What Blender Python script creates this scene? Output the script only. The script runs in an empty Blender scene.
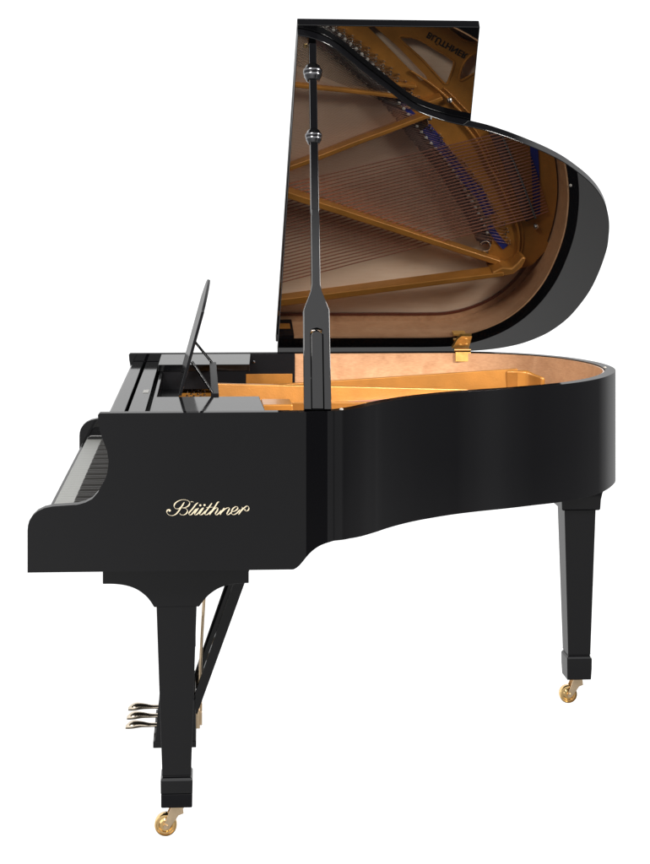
# Baby grand piano, seen from the treble side, lid open, in a plain white surround.
import bpy, bmesh, math, random
from mathutils import Vector, Matrix
random.seed(7)
sc = bpy.context.scene
COL = sc.collection
PI = math.pi

# ------------------------------------------------------------------ materials
def new_mat(name):
    m = bpy.data.materials.new(name); m.use_nodes = True
    nt = m.node_tree; nt.nodes.clear()
    out = nt.nodes.new('ShaderNodeOutputMaterial')
    return m, nt, out
def N(nt, t, **kw):
    n = nt.nodes.new(t)
    for k, v in kw.items():
        if k in n.inputs: n.inputs[k].default_value = v
        else: setattr(n, k, v)
    return n
def L(nt, a, ao, b, bi): nt.links.new(a.outputs[ao], b.inputs[bi])

def lacquer(name, ior=1.47, k=2.2, rough=0.03, base=(.0035, .0035, .004), wob=0.0):
    """polished black polyester: dark body plus a clear reflecting skin that levels off at grazing view"""
    m, nt, out = new_mat(name)
    dif = N(nt, 'ShaderNodeBsdfDiffuse', Color=(*base, 1))
    glo = N(nt, 'ShaderNodeBsdfGlossy', Color=(1, 1, 1, 1))
    tc = N(nt, 'ShaderNodeTexCoord')
    nz = N(nt, 'ShaderNodeTexNoise', Scale=9.0, Detail=4.0)
    L(nt, tc, 'Object', nz, 'Vector')
    mr = N(nt, 'ShaderNodeMapRange'); mr.inputs['To Min'].default_value = rough * .6; mr.inputs['To Max'].default_value = rough * 1.7
    L(nt, nz, 'Fac', mr, 'Value'); L(nt, mr, 'Result', glo, 'Roughness')
    fr = N(nt, 'ShaderNodeFresnel', IOR=ior)
    a = N(nt, 'ShaderNodeMath', operation='MULTIPLY_ADD'); a.inputs[1].default_value = k; a.inputs[2].default_value = 1
    L(nt, fr, 0, a, 0)
    d = N(nt, 'ShaderNodeMath', operation='DIVIDE'); L(nt, fr, 0, d, 0); L(nt, a, 0, d, 1)
    if wob:
        nb = N(nt, 'ShaderNodeTexNoise', Scale=5.0, Detail=1.0); L(nt, tc, 'Object', nb, 'Vector')
        bp = N(nt, 'ShaderNodeBump', Strength=wob, Distance=.01); L(nt, nb, 'Fac', bp, 'Height')
        L(nt, bp, 'Normal', glo, 'Normal')
    mx = N(nt, 'ShaderNodeMixShader'); L(nt, d, 0, mx, 'Fac'); L(nt, dif, 0, mx, 1); L(nt, glo, 0, mx, 2)
    L(nt, mx, 0, out, 'Surface')
    return m

def princ(name, col, rough=.4, metal=0., ior=1.5, bump=0., bscale=80., colvar=0., vscale=12., coat=0.):
    m, nt, out = new_mat(name)
    p = N(nt, 'ShaderNodeBsdfPrincipled', Roughness=rough, Metallic=metal, IOR=ior)
    p.inputs['Base Color'].default_value = (*col, 1)
    if coat: p.inputs['Coat Weight'].default_value = coat; p.inputs['Coat Roughness'].default_value = .08
    tc = N(nt, 'ShaderNodeTexCoord')
    if colvar:
        nz = N(nt, 'ShaderNodeTexNoise', Scale=vscale, Detail=5.0); L(nt, tc, 'Object', nz, 'Vector')
        cr = N(nt, 'ShaderNodeValToRGB')
        cr.color_ramp.elements[0].position = .3; cr.color_ramp.elements[1].position = .7
        cr.color_ramp.elements[0].color = (*[c * (1 - colvar) for c in col], 1)
        cr.color_ramp.elements[1].color = (*[min(1, c * (1 + colvar)) for c in col], 1)
        L(nt, nz, 'Fac', cr, 'Fac'); L(nt, cr, 'Color', p, 'Base Color')
    if bump:
        nb = N(nt, 'ShaderNodeTexNoise', Scale=bscale, Detail=3.0); L(nt, tc, 'Object', nb, 'Vector')
        bp = N(nt, 'ShaderNodeBump', Strength=bump, Distance=.002); L(nt, nb, 'Fac', bp, 'Height'); L(nt, bp, 'Normal', p, 'Normal')
    L(nt, p, 0, out, 'Surface')
    return m

def wood(name, c1, c2, scale=(1, 1, 1), rot=0., fine=60., rough=.3, figure=14., coat=.4):
    m, nt, out = new_mat(name)
    p = N(nt, 'ShaderNodeBsdfPrincipled', Roughness=rough)
    p.inputs['Coat Weight'].default_value = coat; p.inputs['Coat Roughness'].default_value = .12
    tc = N(nt, 'ShaderNodeTexCoord')
    mp = N(nt, 'ShaderNodeMapping'); mp.inputs['Rotation'].default_value = (0, 0, rot); mp.inputs['Scale'].default_value = scale
    L(nt, tc, 'Object', mp, 'Vector')
    nz = N(nt, 'ShaderNodeTexNoise', Scale=fine, Detail=6.0, Roughness=.65); L(nt, mp, 'Vector', nz, 'Vector')
    fg = N(nt, 'ShaderNodeTexNoise', Scale=figure, Detail=3.0, Distortion=1.5); L(nt, tc, 'Object', fg, 'Vector')
    mx = N(nt, 'ShaderNodeMath', operation='MULTIPLY_ADD'); mx.inputs[1].default_value = .55
    sc2 = N(nt, 'ShaderNodeMath', operation='MULTIPLY'); sc2.inputs[1].default_value = .45
    L(nt, fg, 'Fac', sc2, 0); L(nt, nz, 'Fac', mx, 0); L(nt, sc2, 0, mx, 2)
    cr = N(nt, 'ShaderNodeValToRGB')
    cr.color_ramp.elements[0].position = .34; cr.color_ramp.elements[1].position = .66
    cr.color_ramp.elements[0].color = (*c1, 1); cr.color_ramp.elements[1].color = (*c2, 1)
    L(nt, mx, 0, cr, 'Fac'); L(nt, cr, 'Color', p, 'Base Color'); L(nt, p, 0, out, 'Surface')
    return m

M = dict(
    black=lacquer('polished_black_lacquer', k=2.9, base=(.0022, .0022, .0027), wob=.012),
    desk=lacquer('desk_black_lacquer', rough=.06, k=1.7),
    deskpanel=lacquer('music_desk_lacquer', rough=.08, k=2.6),
    lid=lacquer('lid_mirror_lacquer', ior=2.65, k=.1, rough=.0, wob=.02),
    matte=princ('inner_matte_black', (.004, .004, .005), .5, ior=1.22),
    veneer=wood('pale_pink_brown_veneer', (.42, .215, .108), (.62, .365, .205), (3, 3, 14), fine=22, figure=12),
    spruce=wood('spruce_soundboard', (.78, .57, .40), (.90, .71, .53), (2, 60, 1), rot=math.radians(38), fine=5, figure=3, rough=.5, coat=0),
    molding=wood('dark_red_molding', (.10, .02, .01), (.16, .035, .018), fine=30),
    bridge=wood('stained_maple_bridge', (.045, .022, .018), (.08, .038, .03), fine=40, rough=.5, coat=0),
    gold=princ('bronze_gold_plate_paint', (.43, .180, .031), .34, .34, bump=.25, bscale=260, colvar=.16, coat=.12),
    brass=princ('polished_brass', (.83, .56, .25), .16, 1., bump=.05, bscale=60, colvar=.12, vscale=30),
    brassmat=princ('satin_brass', (.72, .55, .36), .3, 1., colvar=.15, vscale=40),
    gilt=princ('gilt_hinge_brass', (.80, .47, .13), .38, .35, colvar=.2, vscale=60),
    pedal=princ('pale_pedal_brass', (.66, .57, .45), .2, 1., colvar=.15, vscale=30),
    steel=princ('bright_steel', (.75, .74, .72), .22, 1.),
    chrome=princ('dark_chrome', (.12, .12, .125), .14, 1.),
    copper=princ('copper_wound_wire', (.50, .24, .17), .4, .85),
    wire=princ('steel_wire', (.60, .43, .36), .3, .9),
    blue=princ('blue_felt', (.006, .013, .15), .95, bump=.5, bscale=400),
    redfelt=princ('red_felt', (.25, .02, .015), .95, bump=.5, bscale=400),
    ivory=princ('white_key_plastic', (.235, .24, .225), .35),
    ebony=princ('black_key_plastic', (.012, .011, .010), .55),
    letter=princ('brass_inlay', (.80, .70, .50), .38, .35),
    cast=princ('cast_letter_black', (.012, .009, .006), .5),
    paper=princ('white_paper', (.42, .42, .41), .7),
    rubber=princ('pale_rubber', (.34, .32, .29), .6),
)

# ------------------------------------------------------------------ mesh helpers
def link(name, bm, mat, parent=None, smooth=35, bevel=0., seg=2, loc=None, kind=None):
    me = bpy.data.meshes.new(name)
    bmesh.ops.recalc_face_normals(bm, faces=bm.faces)
    bm.to_mesh(me); bm.free()
    me.materials.append(mat)
    if smooth:
        for p in me.polygons: p.use_smooth = True
        me.set_sharp_from_angle(angle=math.radians(smooth))
    o = bpy.data.objects.new(name, me); COL.objects.link(o)
    if parent: o.parent = parent
    if loc: o.location = loc
    if kind: o['kind'] = kind
    if bevel:
        b = o.modifiers.new('bevel', 'BEVEL'); b.width = bevel; b.segments = seg
        b.limit_method = 'ANGLE'; b.angle_limit = math.radians(40); b.harden_normals = True
    return o
def box(bm, x0, x1, y0, y1, z0, z1, mat=None):
    v = [bm.verts.new((x, y, z)) for z in (z0, z1) for y in (y0, y1) for x in (x0, x1)]
    if mat:
        for q in v: q.co = mat @ q.co
    for f in ((0, 1, 3, 2), (4, 6, 7, 5), (0, 4, 5, 1), (2, 3, 7, 6), (0, 2, 6, 4), (1, 5, 7, 3)):
        bm.faces.new([v[i] for i in f])
    return v
def BX(*a, **k):
    bm = bmesh.new(); box(bm, *a, **k); return bm
def extrude_poly(bm, pts, f0, f1, caps=True):
    """pts: 2-D outline; f0/f1: functions mapping (a,b) to the two end faces"""
    a = [bm.verts.new(f0(*p)) for p in pts]; b = [bm.verts.new(f1(*p)) for p in pts]
    n = len(pts)
    if caps: bm.faces.new(a); bm.faces.new(b[::-1])
    for i in range(n):
        j = (i + 1) % n; bm.faces.new((a[i], b[i], b[j], a[j]))
    return a, b
def frame(t):
    t = t.normalized(); u = Vector((0, 0, 1)) if abs(t.z) < .9 else Vector((1, 0, 0))
    s = t.cross(u).normalized(); return s, t.cross(s).normalized()
def tube(bm, pts, r, n=8, caps=True):
    pts = [Vector(p) for p in pts]
    rs = r if isinstance(r, (list, tuple)) else [r] * len(pts)
    rings = []
    for i, p in enumerate(pts):
        t = pts[min(i + 1, len(pts) - 1)] - pts[max(i - 1, 0)]
        s, u = frame(t)
        rings.append([bm.verts.new(p + (s * math.cos(2 * PI * k / n) + u * math.sin(2 * PI * k / n)) * rs[i]) for k in range(n)])
    for a, b in zip(rings, rings[1:]):
        for k in range(n): bm.faces.new((a[k], a[(k + 1) % n], b[(k + 1) % n], b[k]))
    if caps: bm.faces.new(rings[0]); bm.faces.new(rings[-1][::-1])
def lathe(bm, prof, mat=Matrix(), n=28):
    """prof: (radius, height) along local z"""
    rings = []
    for r, z in prof:
        rings.append([bm.verts.new(mat @ Vector((max(r, 1e-5) * math.cos(2 * PI * k / n), max(r, 1e-5) * math.sin(2 * PI * k / n), z))) for k in range(n)])
    for a, b in zip(rings, rings[1:]):
        for k in range(n): bm.faces.new((a[k], a[(k + 1) % n], b[(k + 1) % n], b[k]))
    bm.faces.new(rings[0]); bm.faces.new(rings[-1][::-1])
def spline(pts, n=10, closed=False):
    """Catmull-Rom through pts (tuples of any length)"""
    out = []; m = len(pts)
    for i in range(m if closed else m - 1):
        p0 = pts[(i - 1) % m] if closed or i > 0 else pts[0]
        p1, p2 = pts[i], pts[(i + 1) % m]
        p3 = pts[(i + 2) % m] if closed or i < m - 2 else pts[-1]
        for k in range(n):
            t = k / n
            out.append(tuple(.5 * ((2 * b) + (c - a) * t + (2 * a - 5 * b + 4 * c - d) * t * t + (-a + 3 * b - 3 * c + d) * t ** 3) for a, b, c, d in zip(p0, p1, p2, p3)))
    if not closed: out.append(tuple(pts[-1]))
    return out
def bar(bm, p, q, w0, w1, z0, z1, slant=0., z0b=None, z1b=None):
    """raised bar from p to q in plan, width w0->w1, z0..z1, top narrower by slant"""
    z0b = z0 if z0b is None else z0b; z1b = z1 if z1b is None else z1b
    p, q = Vector(p), Vector(q); t = (q - p).normalized(); s = Vector((-t.y, t.x))
    v = []
    for (c, w, z0, z1) in ((p, w0, z0, z1), (q, w1, z0b, z1b)):
        v += [bm.verts.new((*(c + s * w / 2), z0)), bm.verts.new((*(c - s * w / 2), z0)),
              bm.verts.new((*(c - s * (w / 2 - slant)), z1)), bm.verts.new((*(c + s * (w / 2 - slant)), z1))]
    for f in ((0, 1, 2, 3), (7, 6, 5, 4), (0, 4, 5, 1), (1, 5, 6, 2), (2, 6, 7, 3), (3, 7, 4, 0)):
        bm.faces.new([v[i] for i in f])
def ribbon(bm, path, w, z0, z1):
    """solid strip following a plan polyline"""
    P = [Vector(p[:2]) for p in path]; W = w if isinstance(w, (list, tuple)) else [w] * len(P)
    prev = None; first = None
    for i, p in enumerate(P):
        t = (P[min(i + 1, len(P) - 1)] - P[max(i - 1, 0)]).normalized(); s = Vector((-t.y, t.x)) * W[i] / 2
        r = [bm.verts.new((*(p + s), z0)), bm.verts.new((*(p - s), z0)), bm.verts.new((*(p - s), z1)), bm.verts.new((*(p + s), z1))]
        if prev:
            for k in range(4): bm.faces.new((prev[k], prev[(k + 1) % 4], r[(k + 1) % 4], r[k]))
        else: first = r
        prev = r
    bm.faces.new(first); bm.faces.new(prev[::-1])
def plate_poly(bm, outer, holes, z0, z1):
    """flat plate with holes by scan-fill"""
    for z in (z0, z1):
        edges = []
        for loop in [outer] + holes:
            vs = [bm.verts.new((x, y, z)) for x, y in loop]
            edges += [bm.edges.new((vs[i], vs[(i + 1) % len(vs)])) for i in range(len(vs))]
        bmesh.ops.triangle_fill(bm, use_beauty=True, use_dissolve=False, edges=edges)
    for loop in [outer] + holes:
        n = len(loop)
        for i in range(n):
            a, b = loop[i], loop[(i + 1) % n]
            bm.faces.new([bm.verts.new((*a, z0)), bm.verts.new((*b, z0)), bm.verts.new((*b, z1)), bm.verts.new((*a, z1))])
    bmesh.ops.remove_doubles(bm, verts=bm.verts, dist=1e-5)

# ------------------------------------------------------------------ the piano
piano = bpy.data.objects.new('grand_piano', None); COL.objects.link(piano)
piano['label'] = 'glossy black grand piano with raised lid, brass casters and script name on its side'
piano['category'] = 'piano'

ZT = 1.0          # rim top
WID = 1.48        # width, treble side y=0, bass side y=WID
SEAM = .036
# --- case outline (plan) from the end of the treble arm round the tail to the bass arm
curve = [(SEAM, 0), (.066, .0), (.073, .0015), (.116, .012), (.124, .0155), (.158, .030), (.198, .070), (.233, .120), (.265, .167), (.312, .223), (.369, .278),
         (.447, .336), (.525, .380), (.62, .424), (.714, .474), (.776, .514), (.842, .568), (.90, .630), (.945, .692), (.982, .76),
         (1.012, .83), (1.030, .90), (1.039, .98), (1.034, 1.08), (1.010, 1.18), (.972, 1.27), (.915, 1.35), (.842, 1.412), (.76, 1.452),
         (.67, 1.475), (.58, WID), (.45, WID), (.30, WID), (.17, WID), (SEAM, WID)]
# straight facets at the arm end, smooth afterwards
outline = [curve[0]] + [(SEAM + .003 * k, 0) for k in range(1, 10)] + curve[1:3]
for k in range(1, 12): outline.append((.073 + .043 * k / 12, .0015 + .0105 * k / 12))
outline += curve[3:5] + spline(curve[4:], 7)[1:]
def offset_path(path, d):
    out = []
    for i, p in enumerate(path):
        a = Vector(path[max(i - 1, 0)]); b = Vector(path[min(i + 1, len(path) - 1)])
        t = (b - a).normalized(); out.append((p[0] - t.y * d, p[1] + t.x * d))
    return out
def bottom_z(x, y):
    pts = [(SEAM, .639), (.040, .6405), (.045, .6435), (.050, .6475), (.055, .653), (.060, .659), (.066, .6665), (.073, .674), (.081, .681), (.090, .687), (.100, .692), (.112, .696), (.132, .700), (.17, .700), (.25, .694), (.4, .692), (.7, .690), (.9, .684), (2, .682)]
    for (a, za), (b, zb) in zip(pts, pts[1:]):
        if x <= b: return za + (zb - za) * max(0, x - a) / (b - a)
    return .684
cheek = [(SEAM, .639), (-.568, .639)] + [(-.568, .735), (-.567, .746), (-.564, .757), (-.557, .768), (-.546, .778), (-.531, .785), (-.512, .789),
         (-.480, .791), (-.455, .7925), (-.438, .797), (-.422, .805), (-.408, .821), (-.396, .841), (-.388, .862), (-.3845, .889), (-.388, .914), (-.397, .938), (-.404, .958), (-.408, .980), (-.409, .996), (-.405, ZT)] + [(SEAM, ZT)]
T = .030          # wall at the top edge
bm = bmesh.new()
for y0, y1 in ((0, T), (WID, WID - T)):
    a = [bm.verts.new((x, y0, z)) for x, z in cheek]; b = [bm.verts.new((x, y1, z)) for x, z in cheek]
    bm.faces.new(a); bm.faces.new(b)
    for i in range(len(cheek) - 1): bm.faces.new((a[i], b[i], b[i + 1], a[i + 1]))
inner = offset_path(outline, T)
inner[0] = (SEAM, T); inner[-1] = (SEAM, WID - T)
prev = None
for (x, y), (u, v) in zip(outline, inner):
    zb = bottom_z(x, y)
    r = [bm.verts.new((x, y, zb)), bm.verts.new((x, y, ZT)), bm.verts.new((u, v, ZT)), bm.verts.new((u, v, zb))]
    if prev:
        for k in range(4): bm.faces.new((prev[k], prev[(k + 1) % 4], r[(k + 1) % 4], r[k]))
    prev = r
bmesh.ops.remove_doubles(bm, verts=bm.verts, dist=1e-5)
case = link('case', bm, M['black'], piano, smooth=7, bevel=.0022, seg=3)

# --- veneer lining
vin = [p for p in offset_path(outline, T + .0015)]
vin2 = offset_path(outline, T + .006)
bm = bmesh.new(); prev = None
for (x, y), (u, v) in zip(vin, vin2):
    if y > 1.3 and x < .128: continue
    if x < .05: continue
    r = [bm.verts.new((x, y, .80)), bm.verts.new((x, y, ZT - .003)), bm.verts.new((u, v, ZT - .0035)), bm.verts.new((u, v, .80))]
    if prev:
        for k in range(4): bm.faces.new((prev[k], prev[(k + 1) % 4], r[(k + 1) % 4], r[k]))
    else: bm.faces.new(r)
    prev = r
bm.faces.new(prev)
lining = link('veneer_lining', bm, M['veneer'], piano, smooth=30)
bm = bmesh.new(); box(bm, -.288, .128, WID - T - .012, WID - T - .0005, .80, ZT - .003)
link('inner_side_panel', bm, M['matte'], piano, bevel=.001)
bm = bmesh.new(); lathe(bm, [(.004, 0), (.0045, .003), (.002, .004)], Matrix.Translation((-.005, WID - T - .0125, .972)) @ Matrix.Rotation(PI / 2, 4, 'X'))
link('screw', bm, M['chrome'], piano)

# --- soundboard, its molding
sb = [(x, y) for x, y in offset_path(outline, T + .004)]
bm = bmesh.new(); extrude_poly(bm, [(-.02, .04)] + sb[23:-1] + [(-.02, 1.44)], lambda x, y: (x, y, .826), lambda x, y: (x, y, .836))
board = link('soundboard', bm, M['spruce'], piano)
bm = bmesh.new(); ribbon(bm, offset_path(outline, T + .030)[26:-2], .008, .8355, .845)
link('molding', bm, M['molding'], piano, bevel=.001)
bm = bmesh.new(); ribbon(bm, offset_path(outline, T + .016)[26:-2], .020, .8355, .842)
link('liner_ledge', bm, M['veneer'], piano)

# --- bridges
def even(path, n):
    """resample a plan polyline at equal spacing"""
    P = [Vector(p) for p in path]; d = [0]
    for a, b in zip(P, P[1:]): d.append(d[-1] + (b - a).length)
    out = []
    for i in range(n + 1):
        t = d[-1] * i / n; k = max(j for j in range(len(d) - 1) if d[j] <= t + 1e-9)
        out.append(tuple(P[k] + (P[k + 1] - P[k]) * ((t - d[k]) / max(1e-9, d[k + 1] - d[k]))))
    return out
br_t = [(.10, .405), (.207, .479), (.278, .533), (.382, .625), (.463, .715), (.519, .787), (.611, .890), (.66, .963), (.72, 1.06), (.752, 1.125), (.768, 1.160)]
brp = even(spline(br_t, 6), 60)
bm = bmesh.new(); ribbon(bm, brp, .034, .836, .8815)
treble_bridge = link('long_bridge', bm, M['bridge'], piano, bevel=.001)
br_b = [(.770, .775), (.805, .845), (.850, .940), (.893, 1.040), (.908, 1.075)]
brb = even(spline(br_b, 6), 30)
bm = bmesh.new(); ribbon(bm, brb, .030, .836, .8955)
bass_bridge = link('bass_bridge', bm, M['bridge'], piano, bevel=.001)
bm = bmesh.new(); ribbon(bm, [(x + .017, y - .006) for x, y in brb], .006, .8955, .9000)
link('bridge_pin_row', bm, M['steel'], bass_bridge)

# --- cast plate
ZP0, ZP1 = .862, .873
ring = offset_path(outline, T + .012)
ring = [p for p in ring if not (p[1] > 1.16)]
ring = [p for p in ring if p[0] > .112]
felt = [(.25, .480), (.33, .550), (.425, .637), (.515, .728), (.575, .785), (.69, .922), (.735, .975), (.768, 1.05), (.80, 1.117), (.80, 1.20)]
outer = [(.07, .31)] + [(.10, .06)] + ring[2:] + [(.985, 1.17), (.93, 1.235), (.86, 1.262), (.80, 1.262), (.775, 1.235), (.778, 1.20)] + felt[:-1][::-1] + [(.16, .405)]
holes = [[(.462, .514), (.515, .516), (.60, .562), (.636, .586), (.642, .60), (.626, .655), (.618, .664), (.606, .655), (.54, .585)],
         [(.620, .478), (.655, .510), (.680, .523), (.715, .528), (.690, .505)],
         [(.664, .652), (.668, .612), (.690, .575), (.727, .556), (.752, .565), (.735, .610), (.70, .635)],
         [(.360, .480), (.380, .478), (.465, .550), (.552, .638), (.560, .656), (.535, .653), (.455, .574)]]
bm = bmesh.new(); plate_poly(bm, outer, holes, ZP0, ZP1)
plate = link('cast_plate', bm, M['gold'], piano, bevel=.002)
# raised rims round the openings and the ridge round the hitch field
for h in holes[:3]:
    bm = bmesh.new(); hp = spline(h, 4, True); hp.append(hp[0]); tube(bm, [(x, y, ZP1 + .0005) for x, y in hp], .0035, 6)
    link('opening_rim', bm, M['gold'], plate)
rid = spline([(.50, .62), (.58, .672), (.651, .735), (.718, .81), (.768, .902), (.80, .955), (.842, 1.04), (.868, 1.10), (.878, 1.15), (.872, 1.205), (.835, 1.228)], 8)
bm = bmesh.new(); ribbon(bm, rid, .007, ZP1 - .001, .884); link('ridge', bm, M['gold'], plate, bevel=.002)
bm = bmesh.new(); ribbon(bm, [(x + .013, y - .010) for x, y in rid[10:]], .004, ZP1 - .001, .880); link('ridge', bm, M['gold'], plate, bevel=.0015)
# struts
def strut(p, q, w0, w1, z0, z1, z0b, z1b, name='strut'):
    bm = bmesh.new(); bar(bm, p, q, w0, w1, z0, z1, .004, z0b, z1b)
    return link(name, bm, M['gold'], plate, bevel=.003)
strut((-.14, .600), (.52, .672), .020, .018, .872, .902, .872, .896)
strut((-.14, 1.000), (.60, .700), .026, .020, .858, .896, .868, .934)
strut((-.14, .893), (.815, 1.224), .030, .026, .885, .966, .860, .901)
strut((-.14, 1.392), (.815, 1.240), .036, .022, .850, .893, .900, .967)
bm = bmesh.new(); extrude_poly(bm, [(.775, 1.236), (.81, 1.216), (.84, 1.220), (.862, 1.205), (.880, 1.185), (.893, 1.192), (.880, 1.222), (.85, 1.244), (.79, 1.254)], lambda x, y: (x, y, .8715), lambda x, y: (x, y, .962 - .35 * max(0, x - .835)))
link('nose', bm, M['gold'], plate, bevel=.012, seg=4)
bm = bmesh.new(); extrude_poly(bm, [(-.16, 1.4375), (.12, 1.4375), (.125, 1.4425), (-.16, 1.4425)], lambda x, y: (x, y, .880), lambda x, y: (x, y, .934))
link('bass_flange', bm, M['gold'], plate, bevel=.003)
# front web with the tuning pins
bm = bmesh.new(); extrude_poly(bm, [(-.285, .05), (.055, .05), (.055, .30), (-.02, .62), (-.06, 1.0), (-.10, 1.436), (-.285, 1.436)], lambda x, y: (x, y, .880), lambda x, y: (x, y, .911))
web = link('pin_web', bm, M['gold'], plate, bevel=.004)
bm = bmesh.new(); ribbon(bm, spline([(.03, .05), (.02, .25), (-.03, .60), (-.075, 1.0), (-.10, 1.43)], 8), .022, .9115, .920)
link('agraffe_rail', bm, M['gold'], plate, bevel=.005)
bm = bmesh.new(); extrude_poly(bm, [(-.23, .045), (.17, .045), (.22, .14), (.33, .30), (.36, .36), (.30, .395), (-.23, .395)], lambda x, y: (x, y, .9), lambda x, y: (x, y, .914))
link('treble_flange', bm, M['gold'], plate, bevel=.005)
bm = bmesh.new(); box(bm, -.016, .062, .44, .56, .874, .961); link('capo_bar', bm, M['gold'], plate, bevel=.004)
# inscription cast on the plate, read from the treble side
fc = bpy.data.curves.new('cast_inscription', 'FONT'); fc.body = 'BLÜTHNER'; fc.size = .0285; fc.extrude = .0011; fc.offset = .0006
fc.space_character = 1.06; fc.align_x = 'LEFT'
tmp = bpy.data.objects.new('inscription_outline', fc); COL.objects.link(tmp); bpy.context.view_layer.update()
me = bpy.data.meshes.new_from_object(tmp.evaluated_get(bpy.context.evaluated_depsgraph_get())); bpy.data.objects.remove(tmp)
me.name = 'cast_inscription'; me.materials.clear(); me.materials.append(M['cast'])
ins = bpy.data.objects.new('cast_inscription', me); COL.objects.link(ins); ins.parent = plate
ins.location = (.556, .494, ZP1 + .0012); ins.rotation_euler = (0, 0, math.radians(28.5))

# --- felts
bm = bmesh.new(); ribbon(bm, spline([(.425, .662), (.47, .70), (.510, .738)], 5), .030, ZP1, ZP1 + .004); link('felt_strip', bm, M['blue'], piano)
bm = bmesh.new(); ribbon(bm, spline([(.553, .768), (.62, .850), (.684, .932), (.745, 1.00), (.777, 1.065)], 5), .034, ZP1, ZP1 + .004); link('felt_strip', bm, M['blue'], piano)
bm = bmesh.new(); ribbon(bm, spline([(.778, 1.10), (.80, 1.135), (.835, 1.175)], 5), .022, ZP1, ZP1 + .004); link('felt_strip', bm, M['blue'], piano)
bm = bmesh.new(); ribbon(bm, spline([(.906, .80), (.918, .90), (.928, 1.0), (.932, 1.06)], 5), .024, ZP1, ZP1 + .006); link('felt_strip', bm, M['blue'], piano)

# --- strings
def along(path, t):
    n = len(path) - 1; k = min(int(t * n), n - 1); u = t * n - k
    return tuple(a + (b - a) * u for a, b in zip(path[k], path[k + 1]))
def string_bm(bm, a, br, zbr, back, r, za=.868, zb=.879):
    tube(bm, [(a[0], a[1], za), (br[0], br[1], zbr), (back[0], back[1], zb)], r, 5, False)
nb = 29
for i in range(nb):                                    # bass, copper wound, over the tenor strings
    t = i / (nb - 1)
    bx, by = along(brb, .03 + .94 * t); fy = 1.005 + .335 * t
    bm = bmesh.new(); back = (bx + .085 - .02 * t, by - .018)
    string_bm(bm, (-.09, fy), (bx, by), .9025, back, .0021, .888, .885)
    link('bass_string', bm, M['copper'], bass_bridge)
pins = []
tenor_t = [.46 + .52 * i / 43 for i in range(44)]
more = bmesh.new()
for t in tenor_t:
    bx, by = along(brp, t); u = (t - .46) / .52
    fy = .52 + .43 * u; sl = (by - fy) / (bx + .07)
    for s in (0, -.0034, .0034):
        hx = bx + .085 + .02 * random.random(); hy = by + sl * (hx - bx)
        tgt = bmesh.new() if s == 0 else more
        string_bm(tgt, (-.07, fy + s), (bx, by + s), .8885, (hx, hy) if s == 0 else (bx + .004, by + s), .0008 if s == 0 else .00045)
        if s == 0: link('tenor_string', tgt, M['wire'], treble_bridge)
    pins.append((hx, hy))
link('tenor_strings', more, M['wire'], treble_bridge, kind='stuff')
bm = bmesh.new()
for i in range(40):                                    # the short treble strings, too many to single out
    t = .02 + .42 * i / 39
    bx, by = along(brp, t); fy = .05 + .46 * i / 39
    sl = (by - fy) / (bx + .0) * .9
    hx = bx + .06 + .035 * (i % 3) / 2; hy = by + .22 * (hx - bx)
    for s in (-.002, .002): string_bm(bm, (.0, fy + s), (bx, by + s), .8885, (hx, hy + s), .0008)
    pins.append((hx, hy))
link('treble_strings', bm, M['steel'], treble_bridge, kind='stuff')
# hitch pins, one mesh shared by all
bm = bmesh.new(); lathe(bm, [(.0034, 0), (.0034, .010), (.0020, .012)], n=8)
pin0 = link('hitch_pin', bm, M['steel'], plate); first = True
def put(o0, loc, flag, parent):
    o = o0 if flag else o0.copy()
    if not flag: COL.objects.link(o); o.parent = parent
    o.location = loc; return o
for x, y in pins[:96]:
    put(pin0, (x, y, ZP1), first, plate); first = False
# bridge pins with the notched bridge cap: light wooden wedges between the notches
bm = bmesh.new()
for i in range(40):
    x, y = along(brp, .04 + .93 * i / 39)
    lathe(bm, [(.0058, 0), (.0058, .003), (.001, .0045)], Matrix.Translation((x + .014, y - .010, .8815)), n=6)
link('bridge_notches', bm, M['rubber'], treble_bridge)
# notched front edge
bm = bmesh.new()
for i in range(40):
    x, y = along(brp, .04 + .93 * i / 39)
    lathe(bm, [(.0098, 0), (.0098, .0272)], Matrix.Translation((x - .014, y + .011, .854)), n=6)
link('bridge_cap_notches', bm, M['bridge'], treble_bridge)
# tuning pins in the front web
bm = bmesh.new(); lathe(bm, [(.0034, 0), (.0034, .002), (.0026, .003), (.0026, .005)], n=8)
tp0 = link('tuning_pin', bm, M['chrome'], web); first = True
for i in range(30):
    for j in range(3):
        y = .10 + .040 * i * 1.08 + .012 * j; x = -.165 - .020 * j - .012 * (i % 2)
        put(tp0, (x, y, .911), first, web); first = False
bm = bmesh.new(); lathe(bm, [(.006, 0), (.006, .012), (.0085, .013), (.0085, .018), (.004, .020), (.004, .027), (.002, .028)], n=16)
put(link('plate_bolt', bm, M['steel'], plate), (-.012, .22, .914), True, plate)
for p in ((-.045, .47, .873), (.93, 1.10, ZP1), (.63, .715, ZP1), (.56, .735, ZP1)):
    put(bpy.data.objects['plate_bolt'], p, False, plate)
# the open ring in the plate at the tail end
bm = bmesh.new(); tube(bm, [(.765 + .017 * math.cos(a), 1.168 + .017 * math.sin(a), .884) for a in [PI * 1.1 + k * PI / 10 for k in range(16)]], .002, 8)
link('plate_hook', bm, M['steel'], plate)

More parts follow.
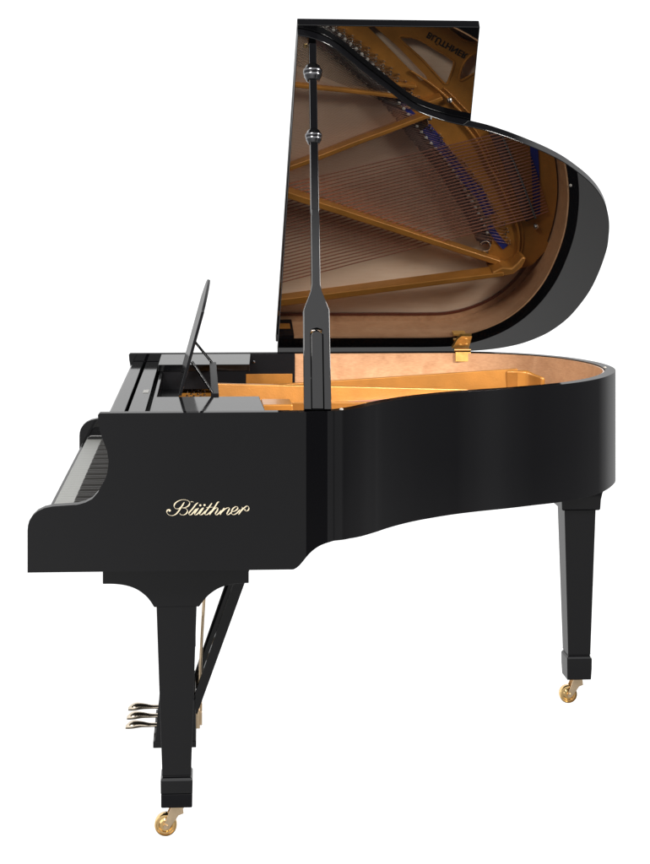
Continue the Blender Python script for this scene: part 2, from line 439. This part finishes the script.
# --- lid
TH = math.radians(37.3); HY, HZ = 1.480, 1.010
HX = Vector((0, -math.cos(TH), math.sin(TH))); HN = Vector((0, math.sin(TH), math.cos(TH)))
H0 = Vector((0, HY, HZ))
def lidp(x, q, n): return H0 + Vector((x, 0, 0)) + HX * q + HN * n
lc = [(.066, 1.468), (.097, 1.46), (.136, 1.441), (.177, 1.408), (.232, 1.349), (.275, 1.304), (.319, 1.259), (.363, 1.214), (.407, 1.177), (.479, 1.142), (.555, 1.117), (.606, 1.099), (.666, 1.071), (.727, 1.038), (.779, 1.007),
      (.831, .970), (.876, .930), (.921, .884), (.958, .836), (.987, .785), (1.010, .728), (1.026, .672), (1.037, .611), (1.0445, .55), (1.046, .445), (1.040, .345), (1.024, .258), (.998, .172), (.958, .100), (.917, .056), (.866, .020), (.80, -.005), (.73, -.018), (.66, -.022)]
lo = spline(lc, 5) + [(.30, -.022), (.074, -.022)]
def edge_mat(o):
    """the narrow edge faces carry the plain case lacquer"""
    o.data.materials.append(M['black']); o.modifiers['bevel'].material = 1
    for p in o.data.polygons:
        if abs(p.normal.dot(HN)) < .5: p.material_index = 1
bm = bmesh.new(); extrude_poly(bm, lo, lambda x, q: lidp(x, q, 0), lambda x, q: lidp(x, q, .024))
lid = link('lid', bm, M['lid'], piano, smooth=25, bevel=.002, seg=3); edge_mat(lid)
bm = bmesh.new(); extrude_poly(bm, [(.068, .003), (.640, .003), (.527, 1.474), (.066, 1.478)], lambda x, q: lidp(x, q, .0255), lambda x, q: lidp(x, q, .0495))
flap = link('front_lid_flap', bm, M['lid'], piano, smooth=25, bevel=.0022, seg=3); edge_mat(flap)
# hinges
def hinge(x0):
    bm = bmesh.new(); box(bm, x0, x0 + .050, WID - T - .016, WID - T - .009, .970, 1.0005)
    h = link('hinge', bm, M['gilt'], piano, bevel=.0008)
    bm = bmesh.new(); tube(bm, [(x0 - .002, 1.452, 1.006), (x0 + .052, 1.452, 1.006)], .0062, 14); link('hinge_pin', bm, M['brass'], h)
    bm = bmesh.new()
    extrude_poly(bm, [(x0 - .006, 1.0095), (x0 + .050, 1.0095), (x0 + .050, 1.054), (x0 + .016, 1.054), (x0 + .006, 1.044), (x0 + .001, 1.028)],
                 lambda a, z: (a, 1.4795 - (z - 1.0095) * 1.3127 - .008, z), lambda a, z: (a, 1.4795 - (z - 1.0095) * 1.3127 - .0005, z))
    for sx, z in ((.018, 1.024), (.038, 1.026), (.032, 1.044)):
        lathe(bm, [(.0055, 0), (.004, .002), (.001, .0025)], Matrix.Translation((x0 + sx, 1.4795 - (z - 1.0095) * 1.3127 - .0082, z)) @ Matrix.Rotation(PI / 2 + .9, 4, 'X'), n=10)
    link('hinge_leaf', bm, M['gilt'], h, bevel=.0006)
hinge(.652)
hinge(.176)

# --- lid prop
base = Vector((.0935, .018, ZT + .001)); top = Vector((.1045, .335, 1.889))
pd = (top - base); PLn = pd.length; pd.normalize()
ps = (Vector((1, 0, 0)) - pd * pd.x).normalized(); pn = ps.cross(pd).normalized()      # pn points away from / towards viewer
if pn.y > 0: pn = -pn
def prp(a, b, n): return base + ps * a + pd * b + pn * n
half = [(.0315, 0), (.0305, .238), (.0135, .283), (.0105, .30), (.0105, .47), (.0095, .475), (.0095, .49)]
slot = [(-.0150, .0), (-.0150, .180), (-.012, .190), (0, .1935), (.012, .190), (.0150, .180), (.0150, .0)]
poly = [(a, b) for a, b in half] + [(-a, b) for a, b in half[::-1]] + slot
bm = bmesh.new(); extrude_poly(bm, poly, lambda a, b: prp(a, b, .011), lambda a, b: prp(a, b, -.011))
prop = link('lid_prop', bm, M['black'], piano, smooth=25, bevel=.0015)
bm = bmesh.new(); extrude_poly(bm, [(-.0132, .002), (.0132, .002), (.0132, .176), (.010, .184), (0, .187), (-.010, .184), (-.0132, .176)], lambda a, b: prp(a, b, .0085), lambda a, b: prp(a, b, -.0010))
link('short_prop', bm, M['black'], prop, bevel=.0012)
bm = bmesh.new(); extrude_poly(bm, [(-.0149, .001), (.0149, .001), (.0149, .182), (0, .193), (-.0149, .182)], lambda a, b: prp(a, b, -.0012), lambda a, b: prp(a, b, -.0105))
link('slot_backing', bm, M['matte'], prop)
bm = bmesh.new(); extrude_poly(bm, [(-.0098, .485), (.0098, .485), (.0092, PLn - .012), (-.0092, PLn - .012)], lambda a, b: prp(a, b, .0098), lambda a, b: prp(a, b, -.0098))
pole = link('prop_pole', bm, M['black'], prop, bevel=.001, seg=2)
def collar(b, s=1.):
    pr = [(.0100, -.024), (.0135, -.0235), (.0170, -.021), (.0195, -.015), (.0222, -.010), (.0228, -.006), (.0215, -.003), (.0240, -.001), (.0247, .003), (.0240, .008), (.0218, .010), (.0205, .012), (.0190, .017), (.0150, .0215), (.0125, .0225), (.0100, .023)]
    rot = Vector((0, 0, 1)).rotation_difference(pd).to_matrix().to_4x4()
    bm = bmesh.new(); lathe(bm, [(r * s, z * s) for r, z in pr], Matrix.Translation(prp(0, b, 0)) @ rot, 36)
    link('collar', bm, M['chrome'], prop, smooth=50)
collar(PLn * .905, .98); collar(PLn * .722, .84)
# rests and buttons
for x, y in ((.150, .034), (1.008, .93)):
    bm = bmesh.new(); lathe(bm, [(.0048, 0), (.0048, .0028), (.002, .0045)], Matrix.Translation((x, y, ZT - .0005)), 12)
    link('rest_button', bm, M['rubber'], piano)
bm = bmesh.new(); lathe(bm, [(.005, -.003), (.005, .001), (.002, .002)], Matrix.Translation(lidp(.088, 1.43, -.0005)) @ Matrix.Rotation(-(PI / 2 - TH), 4, 'X'), 12)
link('lid_button', bm, M['brass'], lid)

# --- keyboard end
bm = bmesh.new(); box(bm, -.552, .05, T + .001, WID - T - .001, .645, .700); link('key_bed', bm, M['black'], piano, bevel=.002)
bm = bmesh.new(); box(bm, -.549, -.540, T + .001, WID - T - .001, .7005, .730); link('key_slip', bm, M['black'], piano, bevel=.002)
for y0, y1 in ((T + .001, .128), (1.352, WID - T - .001)):
    bm = bmesh.new(); extrude_poly(bm, [(-.538, .7005), (-.538, .735), (-.534, .744), (-.525, .750), (-.368, .750), (-.368, .7005)], lambda a, b: (a, y0, b), lambda a, b: (a, y1, b))
    link('key_block', bm, M['black'], piano, bevel=.003)
KW = 1.222 / 52
bm = bmesh.new(); box(bm, -.537, -.366, -KW / 2 + .0006, KW / 2 - .0006, .715, .7385)
wk = link('white_key', bm, M['ivory'], piano, bevel=.0012); 
bm = bmesh.new()
extrude_poly(bm, [(-.4905, 0), (-.483, .0115), (-.368, .0125), (-.368, 0)], lambda a, b: (a, -.0052 + .001 * (b > .01), .7388 + b), lambda a, b: (a, .0052 - .001 * (b > .01), .7388 + b))
bk = link('black_key', bm, M['ebony'], piano, bevel=.001)
fw = fb = True
for k in range(52):
    y = 1.352 - KW * (k + .5)                           # bass to treble
    put(wk, (0, y, 0), fw, piano); fw = False
    note = (k + 5) % 7                                   # C=0
    if note in (0, 1, 3, 4, 5) and k < 51:
        put(bk, (0, y - KW / 2, 0), fb, piano); fb = False
bm = bmesh.new(); ribbon(bm, [(-.372, .128), (-.372, 1.352)], .004, .739, .745); link('key_felt', bm, M['redfelt'], piano)
# fallboard folded back, rails behind it
bm = bmesh.new(); extrude_poly(bm, [(-.366, .756), (-.366, .900), (-.374, .918), (-.390, .940), (-.399, .960), (-.399, .968), (-.394, .975), (-.362, .975), (-.359, .970), (-.359, .756)], lambda a, b: (a, T + .002, b), lambda a, b: (a, WID - T - .002 - .012, b))
fb_ = link('fallboard', bm, M['desk'], piano, bevel=.0025)
bm = bmesh.new(); box(bm, -.352, -.310, T + .002, WID - T - .014, .87, .974); link('name_rail', bm, M['desk'], piano, bevel=.002)
bm = bmesh.new(); box(bm, -.3305, -.3155, .60, .66, .9743, .9756); link('paper_label', bm, M['paper'], piano)
bm = bmesh.new(); box(bm, -.2985, -.290, T + .002, WID - T - .014, .90, .976); link('desk_rail', bm, M['desk'], piano, bevel=.001)
bm = bmesh.new(); box(bm, -.384, -.240, T + .002, WID - T - .014, .84, .925); link('action_cover', bm, M['matte'], piano)
# side shelves of the music desk
bm = bmesh.new(); extrude_poly(bm, [(-.288, .0305), (-.026, .0305), (-.030, .310), (-.288, .310)], lambda x, y: (x, y, .978), lambda x, y: (x, y, .9985))
link('desk_shelf', bm, M['desk'], piano, bevel=.0015)
bm = bmesh.new(); extrude_poly(bm, [(-.030, 1.10), (-.016, 1.435), (-.304, 1.435), (-.304, 1.10)], lambda x, y: (x, y, .978), lambda x, y: (x, y, .9985))
link('desk_shelf', bm, M['desk'], piano, bevel=.0015)
bm = bmesh.new(); box(bm, -.298, -.040, 1.098, 1.112, .925, .9775); link('desk_runner', bm, M['matte'], piano)
bm = bmesh.new(); box(bm, -.028, .03, .0305, .045, .978, .9985); link('desk_runner', bm, M['desk'], piano)
# music desk
dA = Vector((-.231, 0, 1.0)); dU = Vector((.058, 0, .212)).normalized(); dN = Vector((-dU.z, 0, dU.x))
def dk(y, b, n): return dA + Vector((0, y, 0)) + dU * b + dN * n
arch = [(.33, 0), (.33, .217)] + [(.33 + .035 + .72 * k / 24, .219 + .062 * math.sin(PI * k / 24) ** .75) for k in range(25)] + [(1.12, .217), (1.12, 0)]
bm = bmesh.new(); extrude_poly(bm, arch, lambda y, b: dk(y, b, 0), lambda y, b: dk(y, b, -.0075))
desk = link('music_desk', bm, M['deskpanel'], piano, bevel=.0008); desk.data.materials.append(M['matte'])
for p in desk.data.polygons:
    if abs(p.normal.dot(dN)) < .5: p.material_index = 1
bm = bmesh.new(); box(bm, -.150, -.130, .33, 1.12, .990, 1.004); link('desk_foot_rail', bm, M['matte'], desk, bevel=.0015)
for y, b0, x1 in ((.345, .088, -.146), (1.105, .080, -.143)):
    bm = bmesh.new(); a = dk(y, b0, -.010)
    tube(bm, [a, (x1, y, 1.004)], .0042, 4); link('desk_strut', bm, M['desk'], desk, bevel=.0008)

# --- lettering on the treble cheek (traced pen strokes, brass inlay)
S = [  # each stroke: pen points in a 13-per-pixel drawing grid
    [(112, 200), (92, 190), (70, 205), (64, 232), (85, 262), (130, 276), (180, 256), (222, 208), (258, 150), (290, 98)],
    [(285, 110), (250, 160), (205, 186), (170, 175), (157, 148), (175, 108), (222, 76), (280, 64), (335, 76), (360, 108), (345, 144), (305, 168), (262, 174)],
    [(262, 174), (308, 182), (330, 210), (318, 246), (280, 268), (240, 262), (232, 244)],
    [(372, 96), (392, 90), (410, 102)],
    [(470, 106), (440, 128), (395, 188), (352, 240), (356, 268), (384, 260), (424, 214), (448, 186)],
    [(474, 176), (448, 212), (424, 248), (434, 270), (468, 250), (505, 204), (535, 174)],
    [(541, 174), (512, 212), (488, 250), (500, 270), (530, 254), (566, 212)],
    [(648, 112), (610, 168), (566, 228), (556, 258), (572, 270), (604, 254), (640, 214)],
    [(574, 172), (610, 168), (664, 168)],
    [(742, 96), (722, 106), (690, 156), (650, 214), (618, 270)],
    [(636, 244), (674, 196), (708, 176), (726, 184), (716, 214), (692, 252), (702, 272), (734, 254), (772, 208)],
    [(808, 178), (790, 208), (764, 246), (756, 270)],
    [(770, 240), (816, 196), (858, 176), (876, 188), (862, 218), (842, 256), (852, 272), (884, 254), (906, 232)],
    [(902, 232), (944, 222), (980, 194), (982, 170), (956, 164), (922, 188), (902, 230), (908, 262), (936, 270), (976, 246), (1012, 204)],
    [(1036, 168), (1048, 186), (1024, 222), (994, 270)],
    [(1010, 240), (1044, 204), (1080, 170), (1106, 156), (1128, 176), (1122, 208), (1096, 224), (1074, 212), (1082, 198)],
]
def L2W(x, y): return (-.2635 + x / 13 * .002284, .8125 - y / 13 * .00222)
bm = bmesh.new()
yo = .0004
for st in S:
    yo += .00003
    pts = spline(st, 6); W = [Vector(L2W(*p)) for p in pts]; vs = []
    for i, p in enumerate(W):
        t = (W[min(i + 1, len(W) - 1)] - W[max(i - 1, 0)]).normalized()
        s = Vector((-t.y, t.x)); down = abs(t.dot(Vector((.55, .83))))
        endt = min(1, .45 + min(i, len(W) - 1 - i) / 6)
        w = (.00036 + .00112 * down ** 5) * endt
        vs.append([bm.verts.new((q.x, yy, q.y)) for q, yy in ((p + s * w, 0.0), (p + s * w, -yo), (p - s * w, -yo), (p - s * w, 0.0))])
    for a, b in zip(vs, vs[1:]):
        for k in range(3): bm.faces.new((a[k], a[k + 1], b[k + 1], b[k]))
for x, y, r in ((497, 140, 14), (552, 138, 14), (100, 206, 15)):
    cx, cz = L2W(x, y); vs = [bm.verts.new((cx + r * .000172 * math.cos(a), -.00095, cz + r * .000172 * math.sin(a))) for a in [k * PI / 8 for k in range(16)]]
    bm.faces.new(vs)
link('lettering', bm, M['letter'], case, smooth=0)

# --- legs
def make_leg(front, loc, ztop):
    """tapered square leg; children: block, caster (> wheel, fork)"""
    bm = bmesh.new()
    def sect(hw, hd, z, cx=0.): return [bm.verts.new((cx + a * hw, b * hd, z)) for a, b in ((-1, -1), (1, -1), (1, 1), (-1, 1))]
    rings = [sect(.0465, .044, ztop), sect(.0335, .034, .156), sect(.0340, .034, .152), sect(.0325, .033, .1505), sect(.0325, .033, .147)]
    for a, b in zip(rings, rings[1:]):
        for k in range(4): bm.faces.new((a[k], a[(k + 1) % 4], b[(k + 1) % 4], b[k]))
    bm.faces.new(rings[0]); bm.faces.new(rings[-1][::-1])
    leg = link('leg', bm, M['black'], piano, bevel=.002, smooth=20); leg.location = loc
    bm = bmesh.new()
    rings = [sect(.0335, .034, .1465), sect(.0372, .0375, .140), sect(.0368, .0375, .110)] + ([sect(.0355, .0335, .0765)] if not front else [])
    for a, b in zip(rings, rings[1:]):
        for k in range(4): bm.faces.new((a[k], a[(k + 1) % 4], b[(k + 1) % 4], b[k]))
    bm.faces.new(rings[0]); bm.faces.new(rings[-1][::-1])
    link('leg_block', bm, M['black'], leg, bevel=.0015, smooth=12)
    if front:
        b2 = bmesh.new(); box(b2, -.0362, .0362, -.0366, .0366, .0765, .1095); link('leg_block_lower', b2, M['matte'], leg, bevel=.003)  # darker matte lower half of the block, front legs only
    # caster trails to the front
    wc = Vector((-.026, 0, .0262))
    bm = bmesh.new()
    for y in (-.017, .014):
        extrude_poly(bm, [(.014, .073), (.016, .056), (.004, .0515), (-.016, .022), (-.022, .019), (-.029, .021), (-.031, .028), (-.022, .050), (-.012, .0735)],
                     lambda a, b: (a, y, b), lambda a, b: (a, y + .003, b))
    box(bm, -.014, .014, -.0165, .0165, .0705, .0760)
    c = link('caster', bm, M['brassmat'], leg, bevel=.0008)
    R = Matrix.Translation(wc) @ Matrix.Rotation(PI / 2, 4, 'X')
    bm = bmesh.new(); lathe(bm, [(.0125, -.0115), (.0165, -.0085), (.0205, -.0085), (.0215, -.0115), (.0245, -.0110), (.0262, -.0080), (.0262, .0080), (.0245, .0110), (.0215, .0115), (.0205, .0085), (.0165, .0085), (.0125, .0115)], R, 40)
    link('wheel', bm, M['brass'], c, smooth=30)
    bm = bmesh.new(); lathe(bm, [(.0055, -.020), (.0065, -.018), (.0065, .018), (.0055, .020)], R, 16); link('axle', bm, M['brassmat'], c)
    return leg
lg1 = make_leg(True, (-.231, .090, 0), .548)
lg2 = make_leg(True, (-.231, 1.390, 0), .548)
lg3 = make_leg(False, (.939, .990, 0), .580)
br = [(-.401, .638)] + spline([(-.401, .600), (-.372, .5993), (-.345, .595), (-.322, .586), (-.303, .572), (-.291, .558), (-.283, .545)], 6) + spline([(-.179, .545), (-.170, .557), (-.156, .572), (-.136, .5855), (-.113, .594), (-.088, .5975), (-.064, .598)], 6) + [(-.064, .638)]
for y0, y1 in ((.045, .130), (1.350, 1.435)):
    bm = bmesh.new(); extrude_poly(bm, br, lambda a, b: (a, y0, b), lambda a, b: (a, y1, b)); link('leg_bracket', bm, M['black'], piano, bevel=.0015, smooth=30)
bm = bmesh.new()
vs = []
for hw, z in ((.070, .6815), (.067, .645), (.062, .632), (.0585, .612), (.057, .584), (.0535, .5805)):
    vs.append([bm.verts.new((.939 + a * hw, .990 + b * hw, z)) for a, b in ((-1, -1), (1, -1), (1, 1), (-1, 1))])
for a, b in zip(vs, vs[1:]):
    for k in range(4): bm.faces.new((a[k], a[(k + 1) % 4], b[(k + 1) % 4], b[k]))
bm.faces.new(vs[0]); bm.faces.new(vs[-1])
link('leg_bracket', bm, M['black'], piano, bevel=.0015, smooth=20)
# frame beams under the soundboard (close the body from below)
bm = bmesh.new(); extrude_poly(bm, [(.05, .04)] + offset_path(outline, T + .002)[23:-1] + [(.05, 1.44)], lambda x, y: (x, y, .760), lambda x, y: (x, y, .770)); link('bottom_panel', bm, M['matte'], piano)
for p, q in (((.06, .40), (.90, 1.0)), ((.06, .75), (.93, 1.02)), ((.06, 1.2), (.93, 1.08))):
    bm = bmesh.new(); bar(bm, p, q, .05, .05, .70, .7595); link('beam', bm, M['matte'], piano, bevel=.003)
bm = bmesh.new(); box(bm, -.06, .07, .08, 1.40, .7005, .76); link('beam', bm, M['matte'], piano, bevel=.003)

# --- pedal lyre
bm = bmesh.new(); extrude_poly(bm, [(-.302, .022), (-.296, .060), (-.288, .148), (-.190, .148), (-.190, .022)], lambda a, b: (a, .610, b), lambda a, b: (a, .870, b))
lyre = link('pedal_lyre', bm, M['black'], piano, bevel=.002)
bm = bmesh.new(); box(bm, -.3035, -.188, .608, .872, .020, .0375); link('lyre_base', bm, M['black'], lyre, bevel=.0015)
for y in (.655, .80):
    bm = bmesh.new(); box(bm, -.262, -.203, y, y + .032, .148, .644); link('lyre_pillar', bm, M['black'], lyre, bevel=.003)
bm = bmesh.new(); box(bm, -.28, -.19, .62, .86, .615, .6445); link('lyre_head', bm, M['black'], lyre, bevel=.003)
bm = bmesh.new(); box(bm, -.2025, -.1895, .66, .69, .275, .352); link('lyre_stop', bm, M['black'], lyre, bevel=.002)
for y in (.665, .740, .815):
    bm = bmesh.new()
    path = [(-.285, y, .064), (-.315, y, .064), (-.338, y, .066), (-.356, y, .066), (-.370, y, .0635), (-.380, y, .059)]
    ws = [.011, .011, .014, .019, .018, .009]; hs = [.0050, .0055, .0080, .0100, .0085, .0045]
    prev = None
    for (x, yy, z), w, hh in zip(spline(path, 4), [v[0] for v in spline([(w,) for w in ws], 4)], [v[0] for v in spline([(h,) for h in hs], 4)]):
        r = [bm.verts.new((x, yy + w * math.cos(a), z + hh * math.sin(a))) for a in [2 * PI * k / 14 for k in range(14)]]
        if prev:
            for k in range(14): bm.faces.new((prev[k], prev[(k + 1) % 14], r[(k + 1) % 14], r[k]))
        else: bm.faces.new(r)
        prev = r
    bm.faces.new(prev[::-1])
    link('pedal', bm, M['pedal'], lyre, smooth=60)
    bm = bmesh.new(); box(bm, -.1895, -.178, y - .012, y + .012, .055, .105); box(bm, -.178, -.172, y - .006, y + .006, .062, .098)
    link('pedal_lever', bm, M['brassmat'], lyre, bevel=.001)
    bm = bmesh.new(); tube(bm, [(-.182, y, .105), (-.172, y, .30), (-.160, y, .50), (-.154, y, .644)], .0032, 8); link('pedal_rod', bm, M['brassmat'], lyre)
for y in (.640, .845):
    bm = bmesh.new()
    extrude_poly(bm, [(-.202, .125), (-.186, .100), (.012, .644), (-.022, .644)], lambda a, b: (a, y - .009, b), lambda a, b: (a, y + .009, b))
    link('lyre_brace', bm, M['black'], lyre, bevel=.0015)

# ------------------------------------------------------------------ floor: an added, mostly see-through sheet; the bright world below supplies its white
m, nt, out = new_mat('white_see_through_floor')
tr = N(nt, 'ShaderNodeBsdfTransparent', Color=(1, 1, 1, 1)); df = N(nt, 'ShaderNodeBsdfDiffuse', Color=(.9, .9, .9, 1))
mx = N(nt, 'ShaderNodeMixShader', Fac=.05); L(nt, tr, 0, mx, 1); L(nt, df, 0, mx, 2); L(nt, mx, 0, out, 'Surface')
bm = bmesh.new(); vs = [bm.verts.new((x, y, -.0005)) for x, y in ((-40, -40), (40, -40), (40, 40), (-40, 40))]; bm.faces.new(vs)
fl = link('floor', bm, m, None, smooth=0); fl['kind'] = 'structure'; fl['label'] = 'mostly see-through white floor sheet under the piano'

# ------------------------------------------------------------------ studio surroundings as world light
w = bpy.data.worlds.new('World'); sc.world = w; w.use_nodes = True
nt = w.node_tree; nt.nodes.clear()
out = nt.nodes.new('ShaderNodeOutputWorld'); bg = nt.nodes.new('ShaderNodeBackground'); L(nt, bg, 0, out, 'Surface')
tc = N(nt, 'ShaderNodeTexCoord'); sp = N(nt, 'ShaderNodeSeparateXYZ'); L(nt, tc, 'Generated', sp, 0)
at = N(nt, 'ShaderNodeMath', operation='ARCTAN2'); L(nt, sp, 'X', at, 0); L(nt, sp, 'Y', at, 1)      # 0 = straight behind the piano
ab = N(nt, 'ShaderNodeMapRange'); ab.inputs['From Min'].default_value = -PI; ab.inputs['From Max'].default_value = PI
L(nt, at, 0, ab, 'Value')
def ramp(stops, interp='LINEAR'):
    r = N(nt, 'ShaderNodeValToRGB'); r.color_ramp.interpolation = interp
    e = r.color_ramp.elements
    while len(e) < len(stops): e.new(.5)
    for el, (p, v) in zip(e, stops): el.position = p; el.color = (v, v, v, 1)
    return r
def az(d): return d / 360 + .5
SCL = 4.0
# low surroundings (below the horizon) by azimuth
low = ramp([(az(-180), .48), (az(-172), .68), (az(-120), .4), (az(-75), .4), (az(-45), 1.3), (az(19), 1.3), (az(60), .13), (az(110), .12), (az(122), .36),
            (az(139), .36), (az(141), .0), (az(155), .0), (az(157), .34), (az(180), .48)])
for el in low.color_ramp.elements: el.color = tuple([el.color[0] / SCL] * 3) + (1,)
L(nt, ab, 'Result', low, 'Fac')
up = ramp([(az(-180), 2.0), (az(-75), 1.6), (az(-45), 1.25), (az(45), 1.25), (az(75), 1.4), (az(180), 2.0)])
for el in up.color_ramp.elements: el.color = tuple([el.color[0] / SCL] * 3) + (1,)
L(nt, ab, 'Result', up, 'Fac')
zr = N(nt, 'ShaderNodeMapRange'); zr.inputs['From Min'].default_value = .0; zr.inputs['From Max'].default_value = .12; L(nt, sp, 'Z', zr, 'Value')
mixz = N(nt, 'ShaderNodeMix', data_type='RGBA'); L(nt, zr, 'Result', mixz, 'Factor'); nt.links.new(low.outputs['Color'], mixz.inputs[6]); nt.links.new(up.outputs['Color'], mixz.inputs[7])
dn = ramp([(.19, .24), (.25, 1.0), (.805, 1.0), (.83, .06), (1.0, .06)])      # by height: dim underneath, dark ceiling overhead
hz = N(nt, 'ShaderNodeMapRange'); hz.inputs['From Min'].default_value = -1; L(nt, sp, 'Z', hz, 'Value'); L(nt, hz, 'Result', dn, 'Fac')
mul = N(nt, 'ShaderNodeMix', data_type='RGBA', blend_type='MULTIPLY'); mul.inputs[0].default_value = 1.0
nt.links.new(mixz.outputs[2], mul.inputs[6]); nt.links.new(dn.outputs['Color'], mul.inputs[7])
nt.links.new(mul.outputs[2], bg.inputs['Color']); bg.inputs['Strength'].default_value = SCL

def area(name, loc, target, size, energy):
    l = bpy.data.lights.new(name, 'AREA'); l.shape = 'RECTANGLE'; l.size, l.size_y = size; l.energy = energy; l.color = (1, .97, .93)
    o = bpy.data.objects.new(name, l); COL.objects.link(o); o.location = loc
    o.rotation_euler = (Vector(target) - Vector(loc)).to_track_quat('-Z', 'Y').to_euler(); return o
area('unseen_softbox', (3.4, -1.0, 2.9), (.4, .9, .9), (.9, .9), 330)
area('unseen_softbox', (-1.6, -1.9, 3.7), (.4, .9, .9), (1.3, 1.0), 170)  # unseen fill, added to brighten the open case

# ------------------------------------------------------------------ camera (level view camera with a rising front)
F_PX, CX, CY, CAMH, PSI, DIST = 1513., 277.4, 211.2, 1.46, .0494, 3.464
cd = bpy.data.cameras.new('camera'); cam = bpy.data.objects.new('camera', cd); COL.objects.link(cam); sc.camera = cam
fwd = Vector((math.sin(PSI), math.cos(PSI), 0))
cam.location = -DIST * fwd + Vector((0, 0, CAMH)); cam.rotation_euler = (PI / 2, 0, -PSI)
cd.sensor_fit = 'VERTICAL'; cd.sensor_height = 36; cd.lens = F_PX / 864 * 36
cd.shift_x = (325 - CX) / 864; cd.shift_y = -(432 - CY) / 864
cd.clip_end = 100

sc.render.engine = 'CYCLES'
sc.view_settings.view_transform = 'Standard'; sc.view_settings.look = 'None'; sc.view_settings.exposure = 0; sc.view_settings.gamma = 1
sc.cycles.max_bounces = 10; sc.cycles.diffuse_bounces = 4; sc.cycles.glossy_bounces = 6; sc.cycles.transparent_max_bounces = 12
sc.cycles.use_denoising = True
sc.cycles.caustics_reflective = True
sc.render.resolution_x, sc.render.resolution_y = 770, 1024
